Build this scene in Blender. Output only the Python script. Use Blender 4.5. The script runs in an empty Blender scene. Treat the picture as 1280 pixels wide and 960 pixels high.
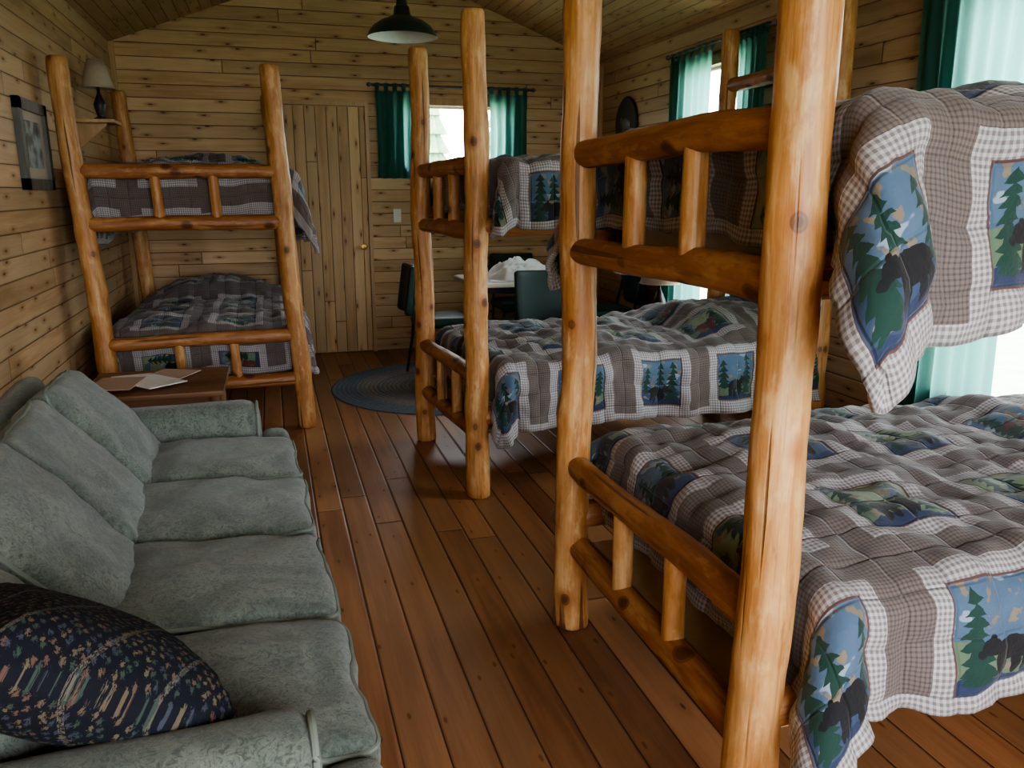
import bpy, bmesh, math, random
from mathutils import Vector, Matrix, noise
random.seed(7)
D=bpy.data; SC=bpy.context.scene
COL=SC.collection
R=math.radians
# ------------------------------------------------------------------ node DSL
class G: nt=None
def _set(inp,val):
    if isinstance(val,S): G.nt.links.new(val.s,inp)
    else:
        if isinstance(val,(tuple,list)) and len(val)==3 and inp.type=='RGBA': val=(*val,1)
        inp.default_value=val
def M(op,*a,clamp=False):
    n=G.nt.nodes.new('ShaderNodeMath'); n.operation=op; n.use_clamp=clamp
    for i,x in enumerate(a): _set(n.inputs[i],x)
    return S(n.outputs[0])
class S:
    def __init__(s,sock): s.s=sock
    def __add__(s,o): return M('ADD',s,o)
    __radd__=__add__
    def __sub__(s,o): return M('SUBTRACT',s,o)
    def __rsub__(s,o): return M('SUBTRACT',o,s)
    def __mul__(s,o): return M('MULTIPLY',s,o)
    __rmul__=__mul__
    def __truediv__(s,o): return M('DIVIDE',s,o)
    def floor(s): return M('FLOOR',s)
    def abs(s): return M('ABSOLUTE',s)
    def __lt__(s,o): return M('LESS_THAN',s,o)
    def __gt__(s,o): return M('GREATER_THAN',s,o)
    def min(s,o): return M('MINIMUM',s,o)
    def max(s,o): return M('MAXIMUM',s,o)
    def sin(s): return M('SINE',s)
    def fract(s): return M('FRACT',s)
    def sqrt(s): return M('SQRT',s)
def comb(x,y,z=0.0):
    n=G.nt.nodes.new('ShaderNodeCombineXYZ')
    for i,v in enumerate((x,y,z)): _set(n.inputs[i],v)
    return S(n.outputs[0])
def sep(v):
    n=G.nt.nodes.new('ShaderNodeSeparateXYZ'); _set(n.inputs[0],v)
    return [S(o) for o in n.outputs]
def coord(kind='Object'):
    n=G.nt.nodes.new('ShaderNodeTexCoord'); return S(n.outputs[kind])
def attr(name,out='Vector'):
    n=G.nt.nodes.new('ShaderNodeAttribute'); n.attribute_name=name; return S(n.outputs[out])
def nse(vec,scale=1.0,detail=3.0,rough=0.5,dist=0.0):
    n=G.nt.nodes.new('ShaderNodeTexNoise'); _set(n.inputs['Vector'],vec)
    n.inputs['Scale'].default_value=scale; n.inputs['Detail'].default_value=detail
    n.inputs['Roughness'].default_value=rough; n.inputs['Distortion'].default_value=dist
    return S(n.outputs[0])
def white(vec,color=False):
    n=G.nt.nodes.new('ShaderNodeTexWhiteNoise'); n.noise_dimensions='3D'; _set(n.inputs['Vector'],vec)
    return S(n.outputs['Color' if color else 'Value'])
def vor(vec,scale=1.0,out='Distance',dims='3D',rnd=1.0):
    n=G.nt.nodes.new('ShaderNodeTexVoronoi'); n.voronoi_dimensions=dims; _set(n.inputs['Vector'],vec)
    n.inputs['Scale'].default_value=scale; n.inputs['Randomness'].default_value=rnd
    return S(n.outputs[out])
def mapr(v,a,b,c=0.0,d=1.0):
    n=G.nt.nodes.new('ShaderNodeMapRange'); n.interpolation_type='SMOOTHSTEP'
    _set(n.inputs[0],v)
    for i,x in enumerate((a,b,c,d)): n.inputs[i+1].default_value=x
    return S(n.outputs[0])
def mix(f,a,b,mode='MIX'):
    n=G.nt.nodes.new('ShaderNodeMix'); n.data_type='RGBA'; n.blend_type=mode
    _set(n.inputs[0],f); _set(n.inputs[6],a); _set(n.inputs[7],b)
    return S(n.outputs[2])
def bright(c,f):
    n=G.nt.nodes.new('ShaderNodeVectorMath'); n.operation='SCALE'; _set(n.inputs[0],c); _set(n.inputs['Scale'],f)
    return S(n.outputs[0])
def bump(h,strength=0.5,dist=0.01):
    n=G.nt.nodes.new('ShaderNodeBump'); n.inputs['Strength'].default_value=strength; n.inputs['Distance'].default_value=dist
    _set(n.inputs['Height'],h); return S(n.outputs[0])
def newmat(name):
    m=D.materials.new(name); m.use_nodes=True; G.nt=m.node_tree; G.nt.nodes.clear(); return m
def finish(color,rough=0.6,normal=None,metal=0.0,spec=0.5,sheen=0.0):
    p=G.nt.nodes.new('ShaderNodeBsdfPrincipled'); o=G.nt.nodes.new('ShaderNodeOutputMaterial')
    _set(p.inputs['Base Color'],color); _set(p.inputs['Roughness'],rough)
    p.inputs['Metallic'].default_value=metal; p.inputs['Specular IOR Level'].default_value=spec
    if sheen: p.inputs['Sheen Weight'].default_value=sheen
    if normal is not None: _set(p.inputs['Normal'],normal)
    G.nt.links.new(p.outputs[0],o.inputs[0]); return p
# ------------------------------------------------------------------ materials
def plank_mat(name,al,ac,width,length,c1,c2,c3,rough=0.55,groove=0.004,dark=(.05,.025,.01),knot=True,gb=.6,var=.4,spec=.4,ks=1.0):
    m=newmat(name); xyz=sep(coord()); a=xyz['xyz'.index(al)]; x=xyz['xyz'.index(ac)]
    c=x/width; idx=c.floor(); fr=c-idx
    r1=white(comb(idx,0.31,0.7)); l=a/length+r1*5.3; idl=l.floor(); frl=l-idl
    r=white(comb(idx,idl,0.5)); r2=white(comb(idx,idl,3.5))
    g1=nse(comb(a*1.3+r*17,x*20+r*31,r*9),1,4,.6,.4)
    g2=nse(comb(a*5,x*150,r*9),1,2,.5)
    big=nse(comb(a*.9,x*1.4,3),1,3,.6)
    col=mix(mapr(g1,.35,.7),c1,c2); col=mix(r*0.75,col,c3)
    col=bright(col,(r2*var+(1-var*.5))*(g2*.3+.85)*(big*.5+.75))
    if knot:
        kd=vor(comb(a*2.6+r*7,c*.9+r2*3),1,dims='2D')
        col=mix(mapr(kd,.075*ks,.035*ks),mix(mapr(kd,.2,.08,0,.4),col,(.27,.12,.04)),(.13,.05,.018))
    e=(fr.min(1-fr))*width; e2=(frl.min(1-frl))*length; ee=e.min(e2)
    g=mapr(ee,0.0004,groove)
    col=mix(g,dark,col)
    h=mapr(ee,0,groove*2.2)+g2*.06+g1*.05
    finish(col,rough,bump(h,gb,.006),spec=spec); return m
MW_X=plank_mat('pine_wall_x','x','z',.105,3.8,(.58,.37,.195),(.43,.245,.11),(.61,.42,.24),.55,dark=(.09,.045,.018),ks=.9,var=.25)
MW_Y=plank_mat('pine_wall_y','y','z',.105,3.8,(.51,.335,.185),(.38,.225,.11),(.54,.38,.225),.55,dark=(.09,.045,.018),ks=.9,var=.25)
M_CEIL=plank_mat('pine_ceiling','y','x',.085,3.8,(.43,.265,.135),(.32,.18,.08),(.46,.31,.17),.55,dark=(.08,.04,.018),ks=.8,var=.25)
M_FLOOR=plank_mat('floor_boards','y','x',.122,3.0,(.29,.125,.052),(.18,.070,.028),(.36,.18,.082),.42,.004,(.018,.008,.004),True,.5,.6,.4,.7)
M_DOOR=plank_mat('door_boards','z','x',.093,5.0,(.56,.36,.18),(.43,.25,.11),(.58,.41,.23),.55,dark=(.09,.045,.018),var=.25)
def log_mat(name,ca,cb,cl,cd,k=1.0):
    m=newmat(name); v=attr('lp'); x,y,z=sep(v)
    g1=nse(comb(x*14,y*14,z*1.8),1,5,.7,.9); g2=nse(comb(x*120,y*120,z*4),1,3,.6)
    blot=nse(comb(x*20,y*20,z*7+3),1,4,.65)
    col=mix(mapr(g1,.38,.62),ca,cb)
    col=mix(mapr(blot,.50,.66,0,.65),col,cl)
    col=mix(mapr(blot,.44,.32,0,.6),col,cd)
    st=nse(comb(x*60,y*60,z*2.2+5),1,2,.5); col=mix(mapr(st,.60,.70,0,.5),col,cd)
    col=bright(col,g2*.6+.7)
    kd=vor(comb(x*8,y*8,z*6),1); ring=(kd*90).sin()*.15
    col=mix(mapr(kd,.30,.13,0,.65),col,(.36,.13,.035)); col=mix(mapr(kd+ring*.12,.145*k,.085*k,0,.9),col,(.085,.03,.012))
    crack=nse(comb(x*38,y*38,z*1.1+9),1,1,.4); col=mix(mapr(crack,.68,.72,0,.85),col,(.12,.045,.015))
    finish(col,.48,bump(g2*.35+blot*.6+mapr(kd,.3,.12)*.5-mapr(crack,.68,.72)*.8,.6,.006)); return m
M_LOG=log_mat('peeled_log_post',(.58,.305,.115),(.41,.175,.05),(.68,.43,.20),(.32,.12,.032))
M_LOGR=log_mat('peeled_log_rail',(.43,.19,.066),(.28,.10,.03),(.54,.29,.11),(.22,.075,.022),1.6)
def wood_mat(name,c1,c2,al='x',rough=.45):
    m=newmat(name); xyz=sep(coord()); s=[24,24,24]; s['xyz'.index(al)]=2
    v=comb(*[xyz[i]*s[i] for i in range(3)]); g=nse(v,1,4,.6,.5)
    finish(mix(mapr(g,.3,.7),c1,c2),rough,bump(g,.15,.004)); return m
M_WDARK=wood_mat('stained_wood',(.26,.13,.065),(.17,.08,.04))
M_TRIM=wood_mat('pine_trim',(.54,.35,.175),(.44,.26,.115),'z')
M_GREYW=wood_mat('weathered_frame',(.13,.125,.115),(.07,.07,.065),'z')
def plain(name,col,rough=.5,metal=0.0,ns=30,amt=.12,bs=.0,sheen=0):
    m=newmat(name); n=nse(coord(),ns,3); c=mix(n,[max(0,k*(1-amt)) for k in col],[min(1,k*(1+amt)) for k in col])
    finish(c,rough,bump(n,bs,.003) if bs else None,metal,sheen=sheen); return m
M_MATT=plain('mattress_ticking',(.62,.55,.45),.9,bs=.2)
M_PLY=plain('plywood',(.55,.38,.2),.7)
M_WHITE=plain('white_cloth',(.8,.8,.8),.85,bs=.2)
M_BRASS=plain('brass',(.75,.5,.18),.3,1.0)
M_BLACK=plain('black_metal',(.02,.02,.022),.4)
M_ENAM=plain('enamel_shade',(.010,.028,.028),.3)
M_ENAMW=plain('white_enamel',(.75,.78,.75),.4)
M_SHADE=plain('linen_shade',(.40,.33,.25),.85)
M_VINYL=plain('green_vinyl',(.009,.034,.030),.5)
M_PLATE=plain('switch_plate',(.75,.72,.62),.4)
M_TABLE=plain('laminate',(.62,.56,.48),.35)
M_PINK=plain('paper_tint',(.5,.35,.28),.6)
M_PIPE=plain('sage_piping',(.17,.195,.165),.8)
def sofa_mat():
    m=newmat('sage_velour'); o=coord(); n1=nse(o,5,4,.65,1.5); n2=nse(o,46,6,.8,2.2); n3=nse(o,300,2)
    c=mix(mapr(n1,.35,.65),(.088,.106,.088),(.150,.172,.142)); c=mix(mapr(n2,.50,.58,0,.75),c,(.042,.054,.046)); c=mix(mapr(n2,.44,.38,0,.45),c,(.215,.235,.195))
    c=bright(c,n3*.5+.75)
    finish(c,.85,bump(n2+n3*.5,.45,.004),sheen=.25); return m
M_SOFA=sofa_mat()
def curtain_mat(name,c,tr):
    m=newmat(name); x,y,z=sep(coord()); w=nse(comb(x*200,y*200,z*200),1,2)
    d=G.nt.nodes.new('ShaderNodeBsdfDiffuse'); t=G.nt.nodes.new('ShaderNodeBsdfTranslucent'); mx=G.nt.nodes.new('ShaderNodeMixShader')
    cc=mix(w,[k*.85 for k in c],c); _set(d.inputs[0],cc); _set(t.inputs[0],mix(w,[k*.9 for k in tr],tr)); mx.inputs[0].default_value=.5
    o=G.nt.nodes.new('ShaderNodeOutputMaterial'); G.nt.links.new(d.outputs[0],mx.inputs[1]); G.nt.links.new(t.outputs[0],mx.inputs[2]); G.nt.links.new(mx.outputs[0],o.inputs[0]); return m
M_CURT=curtain_mat('teal_curtain',(.045,.15,.14),(.26,.60,.55))
def glass_mat():
    m=newmat('window_glass'); t=G.nt.nodes.new('ShaderNodeBsdfTransparent'); g=G.nt.nodes.new('ShaderNodeBsdfGlossy'); g.inputs['Roughness'].default_value=.02
    mx=G.nt.nodes.new('ShaderNodeMixShader'); mx.inputs[0].default_value=.05; o=G.nt.nodes.new('ShaderNodeOutputMaterial')
    G.nt.links.new(t.outputs[0],mx.inputs[1]); G.nt.links.new(g.outputs[0],mx.inputs[2]); G.nt.links.new(mx.outputs[0],o.inputs[0]); return m
M_GLASS=glass_mat()
def quilt_mat():
    m=newmat('wildlife_patchwork'); u,v,_=sep(coord('UV')); P=.44
    cu=u/P; iu=cu.floor(); fu=(cu-iu-.5)*P; cv=v/P; iv=cv.floor(); fv=(cv-iv-.5)*P
    d=fu.abs().max(fv.abs())
    r=white(comb(iu,iv,.5)); r2=white(comb(iu,iv,7.5)); r3=white(comb(iu,iv,3.3))
    wu=nse(comb(u*26,v*26,1),1,2); wv=nse(comb(u*26,v*26,8),1,2)
    fu=(fu+(wu-.5)*.022)*((r3>.5)*2.0-1.0); fv=fv+(wv-.5)*.022
    gx=(u/.012).fract()<.5; gy=(v/.012).fract()<.5
    ging=mix((gx+gy)*.5,(.47,.455,.46),(.185,.155,.16))
    bx=((u/.010).fract()<.4)+((v/.010).fract()<.4)
    brown=mix(bx*.5,(.165,.133,.122),(.078,.060,.058))
    bg=mix(r<.42,(.075,.125,.20),(.20,.26,.16))
    cl=nse(comb(u*11,v*18,r*9),1,2); bg=mix(mapr(cl,.58,.60),bg,mix(r<.42,(.25,.31,.37),(.075,.125,.20)))
    hill=(fv-((fu*24+r*20).sin()*.018-.02))<0.0
    bg=mix(hill,bg,mix(r2<.5,(.04,.065,.12),(.11,.16,.10)))
    cl2=nse(comb(u*30,v*30,r2*9),1,2); bg=mix(mapr(cl2,.60,.62),bg,(.20,.16,.12))
    hill2=(fv-((fu*31+r2*20).sin()*.012-.085))<0.0
    bg=mix(hill2,bg,(.025,.038,.085))
    def tree(x0,top,bot,w):
        h=top-fv; saw=(h/.026).fract()*.018
        return ((fu-x0).abs()<(saw+h*w))*(h>0.0)*(fv>bot)
    def ell(cx,cy,rx,ry):
        a=(fu-cx)/rx; b=(fv-cy)/ry; return (a*a+b*b)<1.0
    tr=tree(.068,.105,-.09,.12).max(tree(-.085,.085,-.05,.10)).max(tree(.0,.10,.0,.12)*(r2>.5))
    pic=mix(tr,bg,(.012,.045,.034))
    bear=ell(-.02,-.035,.048,.027).max(ell(.036,-.022,.022,.018)).max(ell(.058,-.03,.013,.009)).max(ell(-.052,-.068,.012,.028)).max(ell(-.028,-.07,.010,.026)).max(ell(.008,-.07,.011,.028)).max(ell(.024,-.066,.009,.026)).max(ell(.03,-.004,.006,.008))
    pic=mix(bear,pic,mix(r2<.22,(.012,.012,.015),(.11,.03,.03)))
    pic=mix(d>.113,pic,(.10,.05,.045))
    col=mix(d>.118,pic,ging); col=mix(d>.162,col,brown)
    hem=attr('hem','Fac'); col=mix(hem<.035,col,ging)
    f=nse(comb(u*14,v*14,0),1,3)
    col=bright(col,f*.3+.85)
    w=nse(comb(u*120,v*120,0),1,2)
    st=mapr(((u/.11).fract()-.5).abs().max(((v/.11).fract()-.5).abs()),.45,.5)
    finish(col,.8,bump(w*.25-st*.7+f*.9,.6,.008),sheen=.2,spec=.3); return m
M_QUILT=quilt_mat()
def floral():
    m=newmat('floral_tapestry'); x,y,z=sep(coord())
    a=(x+y)*.707; b=(y-x)*.707
    cell=comb(a*72,b*72,0); d=vor(cell,1,dims='2D',rnd=.7); c=vor(cell,1,'Color',dims='2D',rnd=.7); cr,cg,cb=sep(c)
    fl=mix(cr,(.11,.062,.05),(.13,.115,.07)); fl=mix(cg>.6,fl,(.045,.065,.052)); fl=mix(cb>.75,fl,(.05,.055,.075))
    n=nse(comb(x*260,y*260,0),1,3,.8); msk=(d+(n-.5)*1.7)<.25
    band=((b/.10).fract()-.5).abs()>.46
    col=mix(msk,(.010,.011,.017),fl); col=mix(band*(n>.5),col,(.12,.105,.08))
    finish(col,.9,bump(n,.4,.003),spec=.2); return m
M_FLOR=floral()
def rug_mat():
    m=newmat('braided_wool'); x,y,z=sep(coord()); r=(x*x+y*y).sqrt(); ri=(r/.034).floor(); w=white(comb(ri,0,0)); w2=nse(comb(x*60,y*60,0),1,2)
    c=mix(w,(.13,.13,.145),(.24,.195,.165)); c=mix(mapr(r,.68,.70),c,(.12,.145,.175)); finish(bright(c,w2*.7+.6),.95,bump(w2,.6,.01)); return m
M_RUG=rug_mat()
def pict():
    m=newmat('framed_print'); x,y,z=sep(coord()); n=nse(comb(0,y*9,z*9),1,3)
    c=mix(mapr(n,.4,.6),(.30,.36,.38),(.10,.13,.12)); finish(c,.25); return m
M_PICT=pict()
M_GROUND=plain('grass',(.35,.42,.30),.95,ns=4,amt=.3)
M_TREE=plain('conifer_needles',(.20,.30,.18),.95,ns=6,amt=.5)
# ------------------------------------------------------------------ geometry builders
class B:
    def __init__(s): s.v=[];s.f=[];s.m=[];s.lp=[]
    def add(s,vf,mi=0,T=None,lp=None):
        v,f=vf; o=len(s.v)
        s.v+=[(T@Vector(p)) if T is not None else Vector(p) for p in v]
        s.f+=[tuple(i+o for i in q) for q in f]; s.m+=[mi]*len(f)
        s.lp+=lp if lp else [(0,0,0)]*len(v); return s
    def obj(s,name,mats,parent=None,smooth=True,mw=None,sharp=40,lp=False):
        me=D.meshes.new(name)
        me.from_pydata([tuple(p) for p in s.v],[],s.f)
        for mt in (mats if isinstance(mats,(list,tuple)) else [mats]): me.materials.append(mt)
        me.polygons.foreach_set('material_index',s.m)
        bm=bmesh.new(); bm.from_mesh(me); bmesh.ops.recalc_face_normals(bm,faces=bm.faces); bm.to_mesh(me); bm.free()
        if smooth:
            me.shade_smooth()
            if sharp<180: me.set_sharp_from_angle(angle=R(sharp))
        if lp:
            a=me.attributes.new('lp','FLOAT_VECTOR','POINT'); a.data.foreach_set('vector',[c for q in s.lp for c in q])
        o=D.objects.new(name,me); COL.objects.link(o)
        if mw is not None: o.matrix_world=mw
        if parent: o.parent=parent
        return o
def empty(name,loc=(0,0,0),mw=None):
    o=D.objects.new(name,None); COL.objects.link(o); o.empty_display_size=.1
    if mw is not None: o.matrix_world=mw
    else: o.location=loc
    return o
def box(x0,x1,y0,y1,z0,z1):
    v=[(x,y,z) for x in (x0,x1) for y in (y0,y1) for z in (z0,z1)]
    return v,[(0,1,3,2),(4,6,7,5),(0,4,5,1),(2,3,7,6),(0,2,6,4),(1,5,7,3)]
def frame(d):
    d=d.normalized(); a=Vector((0,0,1)) if abs(d.z)<.9 else Vector((1,0,0)); x=d.cross(a).normalized(); return x,d.cross(x).normalized()
def cyl(p0,p1,r0,r1=None,n=16):
    p0=Vector(p0);p1=Vector(p1); r1=r0 if r1 is None else r1; x,y=frame(p1-p0); v=[];f=[]
    for p,r in ((p0,r0),(p1,r1)):
        for i in range(n):
            a=2*math.pi*i/n; v.append(p+x*(r*math.cos(a))+y*(r*math.sin(a)))
    for i in range(n): j=(i+1)%n; f.append((i,j,n+j,n+i))
    f.append(tuple(range(n))); f.append(tuple(range(n,2*n))); return v,f
def lathe(prof,n=40,c=(0,0,0)):
    v=[];f=[]
    for r,z in prof:
        for i in range(n):
            a=2*math.pi*i/n; v.append((c[0]+r*math.cos(a),c[1]+r*math.sin(a),c[2]+z))
    for k in range(len(prof)-1):
        for i in range(n): j=(i+1)%n; f.append((k*n+i,k*n+j,(k+1)*n+j,(k+1)*n+i))
    return v,f
def tube(pts,r,closed=True,n=8):
    pts=[Vector(p) for p in pts]; N=len(pts); v=[];f=[]
    for k in range(N):
        d=(pts[(k+1)%N]-pts[k-1]) if closed or 0<k<N-1 else (pts[min(k+1,N-1)]-pts[max(k-1,0)])
        x,y=frame(d)
        for i in range(n):
            a=2*math.pi*i/n; v.append(pts[k]+x*r*math.cos(a)+y*r*math.sin(a))
    for k in range(N if closed else N-1):
        k2=(k+1)%N
        for i in range(n): j=(i+1)%n; f.append((k*n+i,k*n+j,k2*n+j,k2*n+i))
    return v,f
def rbox(hx,hy,hz,r,puff=0.0,n=14,wr=0.0,seed=0.0,pinch=0.0):
    bm=bmesh.new(); bmesh.ops.create_cube(bm,size=2)
    bmesh.ops.subdivide_edges(bm,edges=bm.edges[:],cuts=n,use_grid_fill=True)
    H=(hx,hy,hz); v=[]
    for t in bm.verts:
        q=[math.sin(max(-1,min(1,c))*math.pi/2)*h for c,h in zip(t.co,H)]
        c=[max(-(h-r),min(h-r,a)) for a,h in zip(q,H)]
        d=Vector(q)-Vector(c)
        if d.length>1e-9: q=Vector(c)+d.normalized()*r
        else: q=Vector(q)
        fx=max(1-(q.x/hx)**2,0); fy=max(1-(q.y/hy)**2,0)
        s=q.z/hz
        q.z+=s*puff*(fx*fy)**.6
        if pinch:
            q.x*=1-pinch*fy; q.y*=1-pinch*fx
            e=max(abs(q.x/hx),abs(q.y/hy)); q.z*=max(.12,(1-e**5))
        if wr:
            nv=noise.noise_vector(q*6+Vector((seed,seed*2,seed*3))); nv2=noise.noise_vector(q*16+Vector((seed,1,2)))
            q+=nv*wr+nv2*wr*.5
        v.append(q.copy())
    f=[tuple(a.index for a in t.verts) for t in bm.faces]; bm.free(); return v,f
def rloop(hx,hy,z,rc,n=6):
    p=[]
    for cx,cy,a0 in ((hx-rc,hy-rc,0),(-hx+rc,hy-rc,90),(-hx+rc,-hy+rc,180),(hx-rc,-hy+rc,270)):
        for i in range(n+1):
            a=R(a0+90*i/n); p.append((cx+rc*math.cos(a),cy+rc*math.sin(a),z))
    out=[]
    for i,a in enumerate(p):
        b=p[(i+1)%len(p)]; out.append(a)
        L=math.dist(a,b)
        if L>.08:
            k=int(L/.04)
            for j in range(1,k): out.append(tuple(a[c]+(b[c]-a[c])*j/k for c in range(3)))
    return out
def wrk(pts,wr,seed):
    out=[]
    for p in pts:
        q=Vector(p); out.append(q+noise.noise_vector(q*6+Vector((seed,seed*2,seed*3)))*wr+noise.noise_vector(q*16+Vector((seed,1,2)))*wr*.5)
    return out
def log(b,p0,p1,r0,r1=None,seed=0.0,mi=0,sh=0.0):
    p0=Vector(p0);p1=Vector(p1);r1=r0*.93 if r1 is None else r1
    d=p1-p0;L=d.length;x,y=frame(d);n=20; m=max(4,int(L/.035)); v=[];f=[];lp=[]
    rings=[(0,.80),(.010/L,.97)]+[(k/m,1) for k in range(1,m)]+[(1-.010/L,.97),(1,.80)]
    for t,k in rings:
        c=p0+d*t+(x*noise.noise(Vector((t*L*1.6,seed,0)))+y*noise.noise(Vector((t*L*1.6,seed,5))))*.014*(1 if L>.5 else .2)
        rr=(r0+(r1-r0)*t)*k
        for i in range(n):
            a=2*math.pi*i/n; q=1+.12*noise.noise(Vector((math.cos(a)*.8,math.sin(a)*.8,t*L*4+seed*3)))+.05*noise.noise(Vector((math.cos(a)*2,math.sin(a)*2,t*L*14+seed)))+.20*max(0,noise.noise(Vector((math.cos(a)*1.6,math.sin(a)*1.6,t*L*7+seed*5)))-.3)
            p=c+x*rr*q*math.cos(a)+y*rr*q*math.sin(a)
            if sh: p=p+Vector((0,sh*p.z,0))
            v.append(p); lp.append((rr*math.cos(a)+seed*.37,rr*math.sin(a),t*L+seed*5.3))
    for k in range(len(rings)-1):
        for i in range(n): j=(i+1)%n; f.append((k*n+i,k*n+j,(k+1)*n+j,(k+1)*n+i))
    f.append(tuple(range(n))); f.append(tuple(range((len(rings)-1)*n,len(rings)*n)))
    b.add((v,f),mi,None,lp)
# ------------------------------------------------------------------ room shell
XL,XR,YB,YF,HW=-1.15,3.10,7.60,-1.6,2.62; XM=(XL+XR)/2; HR=3.42; TH=.13
def panels(a0,a1,z0,z1,holes):
    out=[];c=a0
    for h in sorted(holes):
        out.append((c,h[0],z0,z1)); out.append((h[0],h[1],z0,h[2])); out.append((h[0],h[1],h[3],z1)); c=h[1]
    out.append((c,a1,z0,z1)); return out
def gable(y0,y1):
    v=[(XL,y0,HW),(XR,y0,HW),(XM,y0,HR),(XL,y1,HW),(XR,y1,HW),(XM,y1,HR)]
    return v,[(0,1,2),(3,5,4),(0,3,4,1),(1,4,5,2),(2,5,3,0)]
WB=[(1.22,2.16,1.66,2.22)]
WR=[(2.25,3.22,.50,2.34),(5.0,5.86,.50,2.34)]
WF=[(-.5,2.3,.8,2.25)]  # unseen opening behind the camera, added and sized for daylight fill on the foreground
b=B()
for a in panels(XL-TH,XR+TH,-.1,HW,WB): b.add(box(a[0],a[1],YB,YB+TH,a[2],a[3]))
b.add(gable(YB,YB+TH)); b.obj('wall_back',MW_X,smooth=False)
b=B()
for a in panels(XL-TH,XR+TH,-.1,HW,WF): b.add(box(a[0],a[1],YF-TH,YF,a[2],a[3]))
b.add(gable(YF-TH,YF)); b.obj('wall_front',MW_X,smooth=False)
b=B()
for a in panels(YF,YB,-.1,HW,WR): b.add(box(XR,XR+TH,a[0],a[1],a[2],a[3]))
b.obj('wall_right',MW_Y,smooth=False)
B().add(box(XL-TH,XL,YF,YB,-.1,HW)).obj('wall_left',MW_Y,smooth=False)
B().add(box(XL,XR,YF,YB,-.1,0)).obj('floor',M_FLOOR,smooth=False)
b=B(); sl=(HR-HW)/(XM-XL); e=.3
for sx,xe in ((-1,XL),(1,XR)):
    xo=xe+sx*e; zo=HW-e*sl
    v=[(xo,YF-TH,zo),(XM,YF-TH,HR),(XM,YB+TH,HR),(xo,YB+TH,zo)]; v+=[(p[0],p[1],p[2]+.08) for p in v]
    b.add((v,[(0,1,2,3),(7,6,5,4),(0,4,5,1),(1,5,6,2),(2,6,7,3),(3,7,4,0)]))
b.obj('ceiling',M_CEIL,smooth=False)
for i,(x,y) in enumerate(((XR-.02,YB-.02),(XL+.02,YB-.02))):
    B().add(box(x-.018,x+.018,y-.018,y+.018,0,HW)).obj('trim_%d'%(i+1),M_TRIM,smooth=False)
def window(name,ax,fix,h,mull='v'):
    a0,a1,z0,z1=h; e=empty(name)
    def bx(p0,p1,q0,q1,d0,d1):
        return box(p0,p1,fix+d0,fix+d1,q0,q1) if ax=='x' else box(fix+d0,fix+d1,p0,p1,q0,q1)
    sgn=-1 if fix<0 and ax=='x' else 1
    D0,D1=(-.02,TH) if sgn>0 else (-TH,.02)
    b=B(); w=.05
    b.add(bx(a0-w,a0+.015,z0-w,z1+w,D0,D1)); b.add(bx(a1-.015,a1+w,z0-w,z1+w,D0,D1)); b.add(bx(a0,a1,z1-.015,z1+w,D0,D1)); b.add(bx(a0,a1,z0-w,z0+.015,D0-.02 if sgn>0 else D0,D1 if sgn>0 else D1+.02))
    b.obj('casing',M_TRIM,e,False)
    b=B(); d=.05*sgn; k=.035; m=(a0+a1)/2
    for s0,s1 in (((a0+.015,m+.015),(m-.015,a1-.015)) if mull=='v' else ((a0+.015,a1-.015),)):
        for r_ in ((s0,s0+k,z0,z1),(s1-k,s1,z0,z1),(s0,s1,z0,z0+k),(s0,s1,z1-k,z1)): b.add(bx(*r_,min(d,d+.03),max(d,d+.03)))
    b.obj('sash',M_ENAMW,e,False)
    B().add(bx(a0,a1,z0,z1,d+.012,d+.016)).obj('pane',M_GLASS,e,False)
    l=D.lights.new(name+'_portal','AREA'); l.shape='RECTANGLE'; l.size=a1-a0; l.size_y=z1-z0
    l.cycles.is_portal=True
    o=D.objects.new('daylight_portal',l); COL.objects.link(o); o.parent=e
    dist=(TH+.02)*sgn
    c=((a0+a1)/2,fix+dist,(z0+z1)/2) if ax=='x' else (fix+dist,(a0+a1)/2,(z0+z1)/2); o.location=c
    dirv=Vector((0,-sgn,0)) if ax=='x' else Vector((-1,0,0)); o.rotation_euler=dirv.to_track_quat('-Z','Y').to_euler()
window('window_1','x',YB,WB[0],'n'); window('window_2','y',XR,WR[0],'n'); window('window_3','y',XR,WR[1],'n'); window('unseen_fill_window','x',YF,WF[0])  # last one is out of view, added to let in fill light
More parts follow.
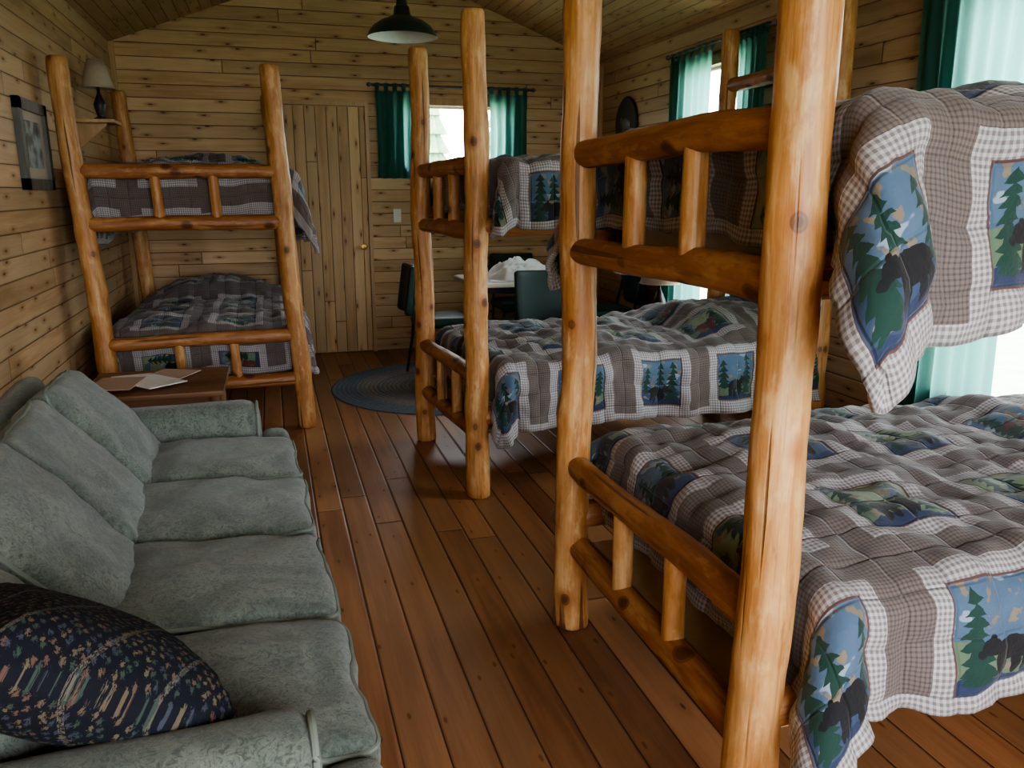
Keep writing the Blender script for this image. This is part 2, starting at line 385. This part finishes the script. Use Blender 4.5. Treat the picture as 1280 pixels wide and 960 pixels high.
def curtain(ax,fix,spans,rod,zr,z0,seed=0):
    e=empty('window_curtain')
    def P(a,off,z): return (a,fix-off,z) if ax=='x' else (fix-off,a,z)
    b=B(); b.add(cyl(P(rod[0],.06,zr),P(rod[1],.06,zr),.011,n=12))
    for a in rod: b.add(lathe([(.001,-.02),(.018,-.012),(.022,0),(.018,.012),(.001,.02)],12,P(a,.06,zr)))
    for a in (rod[0]+.04,rod[1]-.04): b.add(cyl(P(a,0,zr),P(a,.06,zr),.008,n=8))
    b.obj('rod',M_GREYW,e)
    b=B()
    for k,(a0,a1,nf) in enumerate(spans):
        nu=nf*12; nv=16; v=[];f=[]
        for j in range(nv+1):
            tz=j/nv; z=zr-.05-(zr-.05-z0)*tz
            for i in range(nu+1):
                u=i/nu; sq=1-.06*math.sin(math.pi*tz)
                am=(.012+.02*min(1,tz*1.6))*(1+.4*noise.noise(Vector((u*3,seed+k,0))))
                a=(a0+a1)/2+(u-.5)*(a1-a0)*sq+.006*noise.noise(Vector((u*5,tz*3,seed)))
                v.append(P(a,.07+am*math.sin(2*math.pi*nf*u+1.2*noise.noise(Vector((u*4,tz*.8,seed+k)))),z+.004*math.sin(2*math.pi*nf*u)))
        for j in range(nv):
            for i in range(nu): q=j*(nu+1)+i; f.append((q,q+1,q+nu+2,q+nu+1))
        b.add((v,f))
        for i in range(nf+1):
            a=a0+.02+(a1-a0-.04)*i/nf; v=[];f=[];w=.018
            for j in range(9):
                th=R(-110+ j*320/8); off=.06+.017*math.sin(th); zz=zr+.017*math.cos(th)
                if j in(0,8): off=.065; zz=zr-.065
                v+= [P(a-w,off,zz),P(a+w,off,zz)]
            for j in range(8): f.append((2*j,2*j+1,2*j+3,2*j+2))
            b.add((v,f))
    b.obj('fabric',M_CURT,e,sharp=180)
curtain('x',YB,[(.95,1.30,4),(1.98,2.34,4)],(.90,2.40),2.36,1.57,1)
curtain('y',XR,[(2.78,3.46,7),(1.95,2.3,5)],(1.9,3.5),2.46,.36,5)
curtain('y',XR,[(5.42,6.06,6),(4.75,5.08,5)],(4.7,6.12),2.46,.40,9)
# door
e=empty('door_1',(-.035,0,0))
B().add(box(.165,.885,YB-.035,YB-.002,.015,2.17)).obj('slab',M_DOOR,e,False)
b=B(); b.add(box(.125,.158,YB-.045,YB,0,2.215)); b.add(box(.892,.925,YB-.045,YB,0,2.215)); b.add(box(.158,.892,YB-.045,YB,2.18,2.215)); b.obj('jamb',M_TRIM,e,False)
b=B(); b.add(lathe([(.001,0),(.03,0),(.03,.006),(.012,.01),(.011,.03),(.026,.042),(.03,.055),(.022,.068),(.001,.072)],20),0,Matrix.Translation((.835,YB-.035,.97))@Matrix.Rotation(R(90),4,'X')); b.obj('knob',M_BRASS,e)
b=B()
for z in (.35,1.1,1.85): b.add(box(.155,.172,YB-.04,YB-.033,z-.04,z+.04))
b.obj('hinges',M_BRASS,e,False)
e=empty('light_switch'); v=rbox(.035,.06,.004,.003,n=4); T=Matrix.Translation((1.12,YB-.005,1.24))@Matrix.Rotation(R(90),4,'X')
B().add(v,0,T).obj('plate',M_PLATE,e); B().add(box(1.115,1.125,YB-.02,YB-.008,1.23,1.25)).obj('toggle',M_PLATE,e,False)
# ------------------------------------------------------------------ bunks
def bunk(origin,angle,L,W,lean,hf,hh,seed,headrail=True):
    MW=Matrix.Translation(origin)@Matrix.Rotation(R(angle),4,'Z'); E=empty('bunk_bed',mw=MW)
    b=B(); s=seed
    for i,(x,y,h) in enumerate(((0,0,hf),(0,W,hf),(L,0,hh),(L,W,hh))): log(b,(x,y,0),(x,y,h),.057,.053,s+i*1.7,sh=lean)
    for x in (0,L):
        for i,z in enumerate((1.565,1.275,.585,.305)): log(b,(x,.02,z+.005*i),(x,W-.02,z),.041 if z!=1.275 else .045,.039,s+10+i+x,1,sh=lean)
        for i,(z0,z1) in enumerate(((1.275,1.565),(.305,.585))):
            for j,fr in enumerate((.345,.63)): log(b,(x,W*fr,z0),(x,W*fr,z1),.029,.028,s+20+i*3+j+x,0,sh=lean)
    if headrail: log(b,(L,.02,2.10),(L,W-.02,2.10),.045,.04,s+31,1,sh=lean)
    for z in (1.30,.40):
        for y in (0,W): log(b,(.02,y,z),(L-.02,y,z),.044,.040,s+40+z+y,1,sh=lean)
    b.obj('log_frame',[M_LOG,M_LOGR],E,lp=True,sharp=50)
    Sh=Matrix.Identity(4); Sh[1][2]=lean
    for nm,z0,z1 in (('upper',1.26,1.56),('lower',.30,.62)):
        B().add(box(.05,L-.05,.05,W-.05,z0,z0+.02),0,Sh).obj(nm+'_platform',M_PLY,E,False)
        h=(z1-z0-.02)/2
        B().add(rbox(L/2-.14,W/2-.07,h,.05,n=10),0,Sh@Matrix.Translation((L/2+.01,W/2,z0+.02+h))).obj(nm+'_mattress',M_MATT,E)
    return MW
def quilt(MW,L,W,H,side,foot,seed,lean=0.0,uo=(0,0),flare=.14,pil=.10,xf=.165,ye=-.02,ye2=None,rr=.075,step=.0165,wav=.03,cap=.08):
    if ye2 is None: ye2=ye; f2=1.0
    else: f2=.0
    Lx=L-.10-xf; Wf=W-ye-ye2; ns=int((Lx+foot)/step); ntt=int((Wf+2*side)/step); v=[];uv=[];hem=[]
    for i in range(ns+1):
        s=-foot+(Lx+foot)*i/ns
        for j in range(ntt+1):
            t=-side+(Wf+2*side)*j/ntt
            ds=max(0,-s); dt=max(0,-t,t-Wf); sg=-1 if t>Wf/2 else 1; ff=1.0 if sg>0 else f2
            bx=xf+max(s,0); by=ye+max(0,min(Wf,t)); rho=math.hypot(ds,dt)
            z=H
            cx=min(1,max(0,s)/.25)*min(1,max(0,min(t,Wf-t))/.2)
            z+=.03*cx+ .028*noise.noise(Vector((s*2.6,t*2.6,seed)))+.018*noise.noise(Vector((s*7,t*7,seed+4)))
            k=max(0,min(1,(s-(Lx-.60))/.18)); k=k*k*(3-2*k); z+=pil*k*max(0,min(1,min(t,Wf-t)/.22))**.6*(.8+.2*math.cos((t-Wf/2)*6)) if 0<t<Wf else 0
            if rho>0:
                ph=math.atan2(ds,dt)
                if ds>0 and dt>0:
                    mr=min(side/max(1e-6,math.cos(ph)),foot/max(1e-6,math.sin(ph))); cp=max(side,foot)+cap
                    if mr>cp: rho*=cp/mr
                if rho<rr*math.pi/2: out=rr*math.sin(rho/rr); dn=rr*(1-math.cos(rho/rr))
                else: out=rr; dn=rr+rho-rr*math.pi/2
                q=min(1,dn/.35)
                out+=ff*flare*max(0,math.sin(2*ph))**.7*q*(1 if ph<.7 else max(.35,1-(ph-.7)*1.1))
                wv=(math.sin(2*math.pi*s/.62+seed)+.5*math.sin(2*math.pi*s/.27+seed*2))
                if ds==0: out+=ff*(wav*wv*min(1,s/.15)+.02)*q
                bx-=out*math.sin(ph); by-=sg*out*math.cos(ph); z-=dn*(1+.05*math.sin(s*5+seed)*(1 if ds==0 else 0))
            v.append((bx,by,z)); uv.append((s+uo[0],t+uo[1])); hem.append(min(s+foot,Lx-s+.1,t+side,Wf+side-t))
    f=[]
    for i in range(ns):
        for j in range(ntt): q=i*(ntt+1)+j; f.append((q,q+ntt+1,q+ntt+2,q+1))
    me=D.meshes.new('patchwork_quilt'); me.from_pydata(v,[],f); me.materials.append(M_QUILT)
    nr=[Vector(n.vector) for n in me.vertex_normals]
    for k,vt in enumerate(me.vertices):
        a,c=uv[k]; pf=(abs(math.sin(math.pi*a/.11))*abs(math.sin(math.pi*c/.11)))**.5
        p=vt.co+nr[k]*(.012*pf+.018*noise.noise(Vector((a*9,c*9,seed)))+.009*noise.noise(Vector((a*22,c*22,seed))))
        p.y+=lean*p.z; vt.co=p
    ul=me.uv_layers.new(name='UVMap'); idx=[0]*len(me.loops); me.loops.foreach_get('vertex_index',idx)
    ul.data.foreach_set('uv',[c for k in idx for c in uv[k]])
    a=me.attributes.new('hem','FLOAT','POINT'); a.data.foreach_set('value',hem)
    me.shade_smooth(); o=D.objects.new('patchwork_quilt',me); COL.objects.link(o); o.matrix_world=MW
    md=o.modifiers.new('Solid','SOLIDIFY'); md.thickness=.018; md.offset=-1
    return o
MN=bunk((.91,1.30,0),0,1.98,1.09,0,2.28,2.4,1.0)
quilt(MN,1.98,1.09,1.615,.455,.31,1.3,uo=(.38,.478),flare=.21)
quilt(MN,1.98,1.09,.675,.31,.31,4.3,uo=(.33,.385),flare=.17,pil=.06,cap=.14)
MF=bunk((.895,3.66,0),4,1.98,1.0,0,2.21,2.42,50.0)
quilt(MF,1.98,1.0,1.60,.33,.29,7.7,uo=(.05,.44),flare=.13,cap=.06,pil=.13,wav=.04)
quilt(MF,1.98,1.0,.675,.38,.29,9.1,uo=(.33,.42),flare=.12,pil=.10,cap=.05,wav=.035)
ML=bunk((.145,5.15,0),90,1.98,1.09,.046,2.16,2.2,90.0,headrail=False)
quilt(ML,1.98,1.09,1.585,.46,.33,12.4,lean=.046,uo=(.2,.44),flare=.09,ye=-.03,ye2=.07,rr=.075,wav=.04)
quilt(ML,1.98,1.09,.65,.34,.33,15.2,lean=.046,uo=(.1,.3),flare=.05,ye=.0,ye2=.07,rr=.07,wav=.02,cap=.03)
# ------------------------------------------------------------------ sofa
MS=Matrix.Translation((.145,1.17,0))@Matrix.Rotation(R(3),4,'Z'); E=empty('sofa',mw=MS)
T=Matrix.Translation
LEN=2.37
B().add(rbox(.41,LEN/2,.12,.03,n=12,wr=.002),0,T((-.46,LEN/2,.20))).obj('base',M_SOFA,E)
b=B()
for x in (-.12,-.82):
    for y in (.08,LEN-.08): b.add(lathe([(.001,0),(.022,0),(.03,.09),(.001,.09)],14,(x,y,0)))
b.obj('feet',M_WDARK,E)
rot=Matrix.Rotation(R(-20),4,'Y')
B().add(rbox(.055,LEN/2,.29,.05,n=16,wr=.004),0,T((-.87,LEN/2,.485))@rot).obj('back_frame',M_SOFA,E)
for i,y in enumerate((.07,LEN-.07)):
    b=B(); b.add(rbox(.36,.078,.245,.065,.0,n=14,wr=.004,seed=i),0,T((-.475,y,.365)))
    b.obj('arm_%d'%(i+1),M_SOFA,E)
    pts=[]
    for k in range(25):
        a=math.pi*k/24; pts.append((-.128,y+.062*math.cos(a),.54+.058*math.sin(a)))
    pts=[(-.128,y+.062,.14+.04*j) for j in range(10)]+pts+[(-.128,y-.062,.50-.04*j) for j in range(10)]
    B().add(tube(pts,.007,False)).obj('arm_piping_%d'%(i+1),M_PIPE,E)
cw=(LEN-.28)/4
for i in range(4):
    y=.14+cw*(i+.5); b=B(); hx=.30
    Tm=T((-.30,y,.405))@Matrix.Rotation(R(3),4,'Y')
    b.add(rbox(hx,cw/2-.003,.075,.045,.036,n=22,wr=.017,seed=i*3.1),0,Tm)
    for z in (.060,-.060): b.add(tube(wrk(rloop(hx-.009,cw/2-.012,z,.045),.017,i*3.1),.0065),1,Tm)
    if i in (0,3):
        yy=.075 if i==0 else LEN-.075
        b.add(rbox(.062,.075,.068,.04,.012,n=8,wr=.003,seed=i),0,T((-.062,yy,.392)))
    b.obj('seat_cushion_%d'%(i+1),[M_SOFA,M_PIPE],E)
    b=B(); Tm=T((-.685+.012*(i%2),y+.01*math.sin(i*2),.610))@Matrix.Rotation(R(-130+3*math.sin(i*3)),4,'Y')@Matrix.Rotation(R(4*math.sin(i*5)),4,'Z')
    b.add(rbox(.235,cw/2-.002,.055,.04,.036,n=22,wr=.016,seed=i*5.3+2),0,Tm)
    for z in (.036,-.036): b.add(tube(wrk(rloop(.235-.004,cw/2-.006,z,.05),.016,i*5.3+2),.006),1,Tm)
    b.obj('back_cushion_%d'%(i+1),[M_SOFA,M_PIPE],E)
o=B().add(rbox(.235,.235,.080,.03,.03,n=20,wr=.006,seed=3,pinch=.08)).obj('throw_pillow',M_FLOR,sharp=180)
o.matrix_world=T((-.375,1.44,.635))@Matrix.Rotation(R(18),4,'Z')@Matrix.Rotation(R(36),4,'Y')@Matrix.Rotation(R(-14),4,'X')
# ------------------------------------------------------------------ end table + magazines
E=empty('end_table')
b=B().add(rbox(.33,.30,.016,.008,n=6),0,T((-.60,4.42,.49))); b.obj('top',M_WDARK,E)
b=B()
for x in (-.88,-.32):
    for y in (4.17,4.67): b.add(cyl((x,y,0),(x,y,.475),.018,.026,12))
b.add(box(-.88,-.32,4.16,4.18,.40,.475)); b.add(box(-.88,-.32,4.66,4.68,.40,.475)); b.add(box(-.89,-.87,4.17,4.67,.40,.475)); b.add(box(-.33,-.31,4.17,4.67,.40,.475)); b.add(box(-.88,-.32,4.17,4.67,.15,.17))
b.obj('legs',M_WDARK,E)
b=B()
for i,(x,y,a) in enumerate(((-.72,4.45,10),(-.56,4.50,-25),(-.62,4.34,40),(-.78,4.3,-8))):
    b.add(rbox(.105,.14,.003,.002,n=3),i%2,T((x,y,.511+i*.0065))@Matrix.Rotation(R(a),4,'Z'))
b.obj('magazines',[M_WHITE,M_PINK])
E=empty('picture_frame'); y0,y1,z0,z1=4.60,5.14,1.46,1.90; b=B(); w=.055
for r_ in ((y0,y1,z0,z0+w),(y0,y1,z1-w,z1),(y0,y0+w,z0,z1),(y1-w,y1,z0,z1)): b.add(box(XL,XL+.03,*r_))
b.obj('moulding',M_GREYW,E,False); B().add(box(XL,XL+.012,y0+w,y1-w,z0+w,z1-w)).obj('mat_board',M_SHADE,E,False)
B().add(box(XL,XL+.015,y0+.13,y1-.13,z0+.11,z1-.10)).obj('print',M_PICT,E,False)
E=empty('wall_shelf'); b=B(); b.add(box(XL,XL+.24,5.93,6.20,1.88,1.90)); b.add(([(XL,6.05,1.88),(XL+.18,6.05,1.88),(XL,6.05,1.72),(XL,6.07,1.88),(XL+.18,6.07,1.88),(XL,6.07,1.72)],[(0,1,2),(3,5,4),(0,3,4,1),(1,4,5,2),(2,5,3,0)])); b.obj('board',M_TRIM,E,False)
def lamp(loc,rb,rt,hs,hb,br):
    E=empty('table_lamp',loc)
    B().add(lathe([(.001,0),(br,0),(br,.012),(br*.45,.025),(br*.75,hb*.35),(br*.85,hb*.5),(br*.4,hb*.75),(.010,hb*.85),(.010,hb+hs*.5),(.001,hb+hs*.5)],24)).obj('base',M_BLACK,E)
    o=B().add(lathe([(rb,hb),(rt,hb+hs)],32)).obj('shade',M_SHADE,E); m=o.modifiers.new('S','SOLIDIFY'); m.thickness=.003
    b=B().add(tube([(rb*math.cos(a*.3142),rb*math.sin(a*.3142),hb) for a in range(20)],.003)).add(tube([(rt*math.cos(a*.3142),rt*math.sin(a*.3142),hb+hs) for a in range(20)],.003))
    b.obj('shade_rings',M_SHADE,E)
lamp((XL+.145,6.06,1.90),.10,.05,.17,.20,.045)
E=empty('nightstand',(-.12,0,0)); b=B(); b.add(rbox(.22,.22,.015,.008,n=5),0,T((2.80,5.47,.50))); b.add(box(2.62,2.98,5.29,5.65,.2,.485))
for x in (2.63,2.97):
    for y in (5.30,5.64): b.add(box(x-.02,x+.02,y-.02,y+.02,0,.48))
b.add(box(2.605,2.62,5.32,5.62,.26,.45)); b.add(cyl((2.605,5.47,.36),(2.585,5.47,.36),.012)); b.obj('cabinet',M_WDARK,E,sharp=30)
lamp((2.74,5.50,.515),.15,.075,.22,.28,.06)
E=empty('wall_plaque'); Tm=T((XR-.002,6.98,2.04))@Matrix.Rotation(R(-90),4,'Y')
b=B().add(lathe([(.001,0),(.22,0),(.23,.012),(.215,.022),(.19,.016),(.001,.016)],36),0,Tm); b.obj('disc',M_BLACK,E)
b=B()
for cx,cy,rx,ry in ((0,0,.09,.05),(.08,.03,.04,.03),(-.06,-.06,.02,.05),(.04,-.06,.02,.05)):
    b.add(lathe([(.001,0),(1,0),(.9,.006),(.001,.008)],20),0,Tm@T((cy,cx,.016))@Matrix.Diagonal((ry,rx,1,1)))
b.obj('bear_relief',M_GREYW,E)
# ------------------------------------------------------------------ pendant
px,py,pz=.84,5.25,2.365; E=empty('pendant_lamp',(px,py,pz))
o=B().add(lathe([(.028,.175),(.045,.165),(.052,.12),(.075,.105),(.13,.085),(.175,.055),(.20,.02),(.208,0),(.212,-.004)],48)).obj('shade',[M_ENAM,M_ENAMW],E,sharp=180)
m=o.modifiers.new('S','SOLIDIFY'); m.thickness=.004; m.offset=-1; m.material_offset=1
B().add(lathe([(.001,.27),(.012,.27),(.02,.25),(.03,.24),(.034,.17),(.001,.17)],20)).obj('socket_cap',M_ENAM,E)
B().add(cyl((0,0,.26),(0,0,HR-pz-.06),.006,n=8)).add(lathe([(.001,HR-pz-.05),(.06,HR-pz-.06),(.055,HR-pz-.11),(.001,HR-pz-.12)],20)).obj('cord',M_BLACK,E)
B().add(lathe([(.001,.03),(.02,.035),(.03,.06),(.025,.09),(.012,.12),(.012,.17)],16)).obj('bulb',M_WHITE,E,sharp=180)
prof=[(.001,.006)]
k=0.0
while k<.88:
    for q in range(5):
        prof.append((k+.034*(q+.5)/5,.004+.006*math.sin(math.pi*(q+.5)/5)))
    k+=.034
prof.append((k,.001))
B().add(lathe(prof,72)).obj('braided_rug',M_RUG,sharp=180).location=(1.24,6.02,0)
# ------------------------------------------------------------------ dining set
E=empty('dining_table',(0,0,.010)); b=B(); b.add(rbox(.50,.40,.018,.012,n=8),0,T((1.98,6.48,.735))); b.obj('top',M_TABLE,E)
b=B(); b.add(lathe([(.001,.0),(.05,.0),(.05,.72),(.001,.72)],20,(1.98,6.48,0)))
for a in range(4):
    c,s=math.cos(R(45+a*90)),math.sin(R(45+a*90)); b.add(cyl((1.98+c*.03,6.48+s*.03,.14),(1.98+c*.34,6.48+s*.34,.02),.022,.016,10))
b.add(box(1.63,2.33,6.20,6.76,.66,.715)); b.obj('pedestal',M_BLACK,E)
def chair(x,y,ang,z=0.0):
    E=empty('dining_chair',mw=T((x,y,z))@Matrix.Rotation(R(ang),4,'Z'))
    B().add(rbox(.22,.215,.035,.03,.015,n=10),0,T((0,0,.45))).obj('seat',M_VINYL,E)
    bk=rbox(.21,.19,.028,.025,.01,n=12); v=[(p.x,p.y,p.z+.9*p.x*p.x) for p in bk[0]]
    B().add((v,bk[1]),0,T((0,-.235,.70))@Matrix.Rotation(R(82),4,'X')).obj('backrest',M_VINYL,E)
    b=B()
    for sx in (-.19,.19):
        b.add(tube([(sx,.18,.42),(sx*1.05,.20,.2),(sx*1.08,.21,.002)],.012,False)); b.add(tube([(sx*1.08,-.25,.002),(sx,-.20,.3),(sx,-.19,.45),(sx*.95,-.225,.62),(sx*.9,-.26,.80)],.012,False))
    b.add(box(-.19,.19,-.20,-.18,.40,.42)); b.add(box(-.19,.19,.17,.19,.40,.42)); b.obj('legs',M_BLACK,E)
chair(1.86,5.86,0,.011); chair(1.26,6.35,-90,.011); chair(2.15,7.16,180); chair(2.72,6.5,90)
v=[];f=[];N=56
for i in range(N):
    for j in range(N):
        x=(i/(N-1)-.5);y=(j/(N-1)-.5); r=math.hypot(x,y)*2
        ang=math.atan2(y,x); rad=.32*(1+.25*noise.noise(Vector((math.cos(ang)*1.5,math.sin(ang)*1.5,3))))
        h=.13*max(0,1-r*r*1.05)**.6*(1+.7*noise.noise(Vector((x*6,y*6,1))))+.06*(.5-abs(noise.noise(Vector((x*11,y*11,4)))))*max(0,1.1-r)
        v.append((x*2*rad,y*1.4*rad,max(.004,h)))
for i in range(N-1):
    for j in range(N-1): q=i*N+j; f.append((q,q+N,q+N+1,q+1))
o=B().add((v,f)).obj('crumpled_linens',M_WHITE,sharp=180); o.location=(1.95,6.40,.763)
# ------------------------------------------------------------------ outside
B().add(box(-40,40,-40,60,-.6,-.5)).obj('ground',M_GROUND,smooth=False)
def tree(x,y,h,seed):
    b=B(); b.add(cyl((0,0,-.5),(0,0,h*.9),.16,.04,8),1)
    for k in range(8):
        z=h*(.12+.11*k); r=h*.22*(1-k/8.6); n=22; v=[];f=[]
        for i in range(n):
            a=2*math.pi*i/n; q=r*(1 if i%2 else .7)*(1+.3*noise.noise(Vector((i*1.3,k,seed)))); v.append((q*math.cos(a),q*math.sin(a),z-.1*q))
        v.append((0,0,z+h*.2)); f=[(i,(i+1)%n,n) for i in range(n)]; b.add((v,f))
    b.obj('pine_tree',[M_TREE,M_WDARK],smooth=False).location=(x,y,0)
for i,(x,y,h) in enumerate(((4.6,24,4.6),(7.2,26,5.2),(9.5,26,5))): tree(x,y,h,i*3.3)
# ------------------------------------------------------------------ world, camera
w=D.worlds.new('sky'); SC.world=w; w.use_nodes=True; bg=w.node_tree.nodes['Background']
bg.inputs[0].default_value=(.90,.95,1.0,1); bg.inputs[1].default_value=20.0
cam=D.cameras.new('camera'); co=D.objects.new('camera',cam); COL.objects.link(co)
co.location=(0,0,1.45); co.rotation_euler=(R(90-13.24),0,R(-16.23)); cam.sensor_width=36; cam.lens=1020/1280*36; cam.clip_start=.02
SC.camera=co
try:
    SC.view_settings.look='AgX - Medium High Contrast'
except Exception: pass
try:
    SC.cycles.max_bounces=7; SC.cycles.diffuse_bounces=4; SC.cycles.glossy_bounces=2
    SC.cycles.caustics_reflective=False; SC.cycles.caustics_refractive=False
except Exception: pass
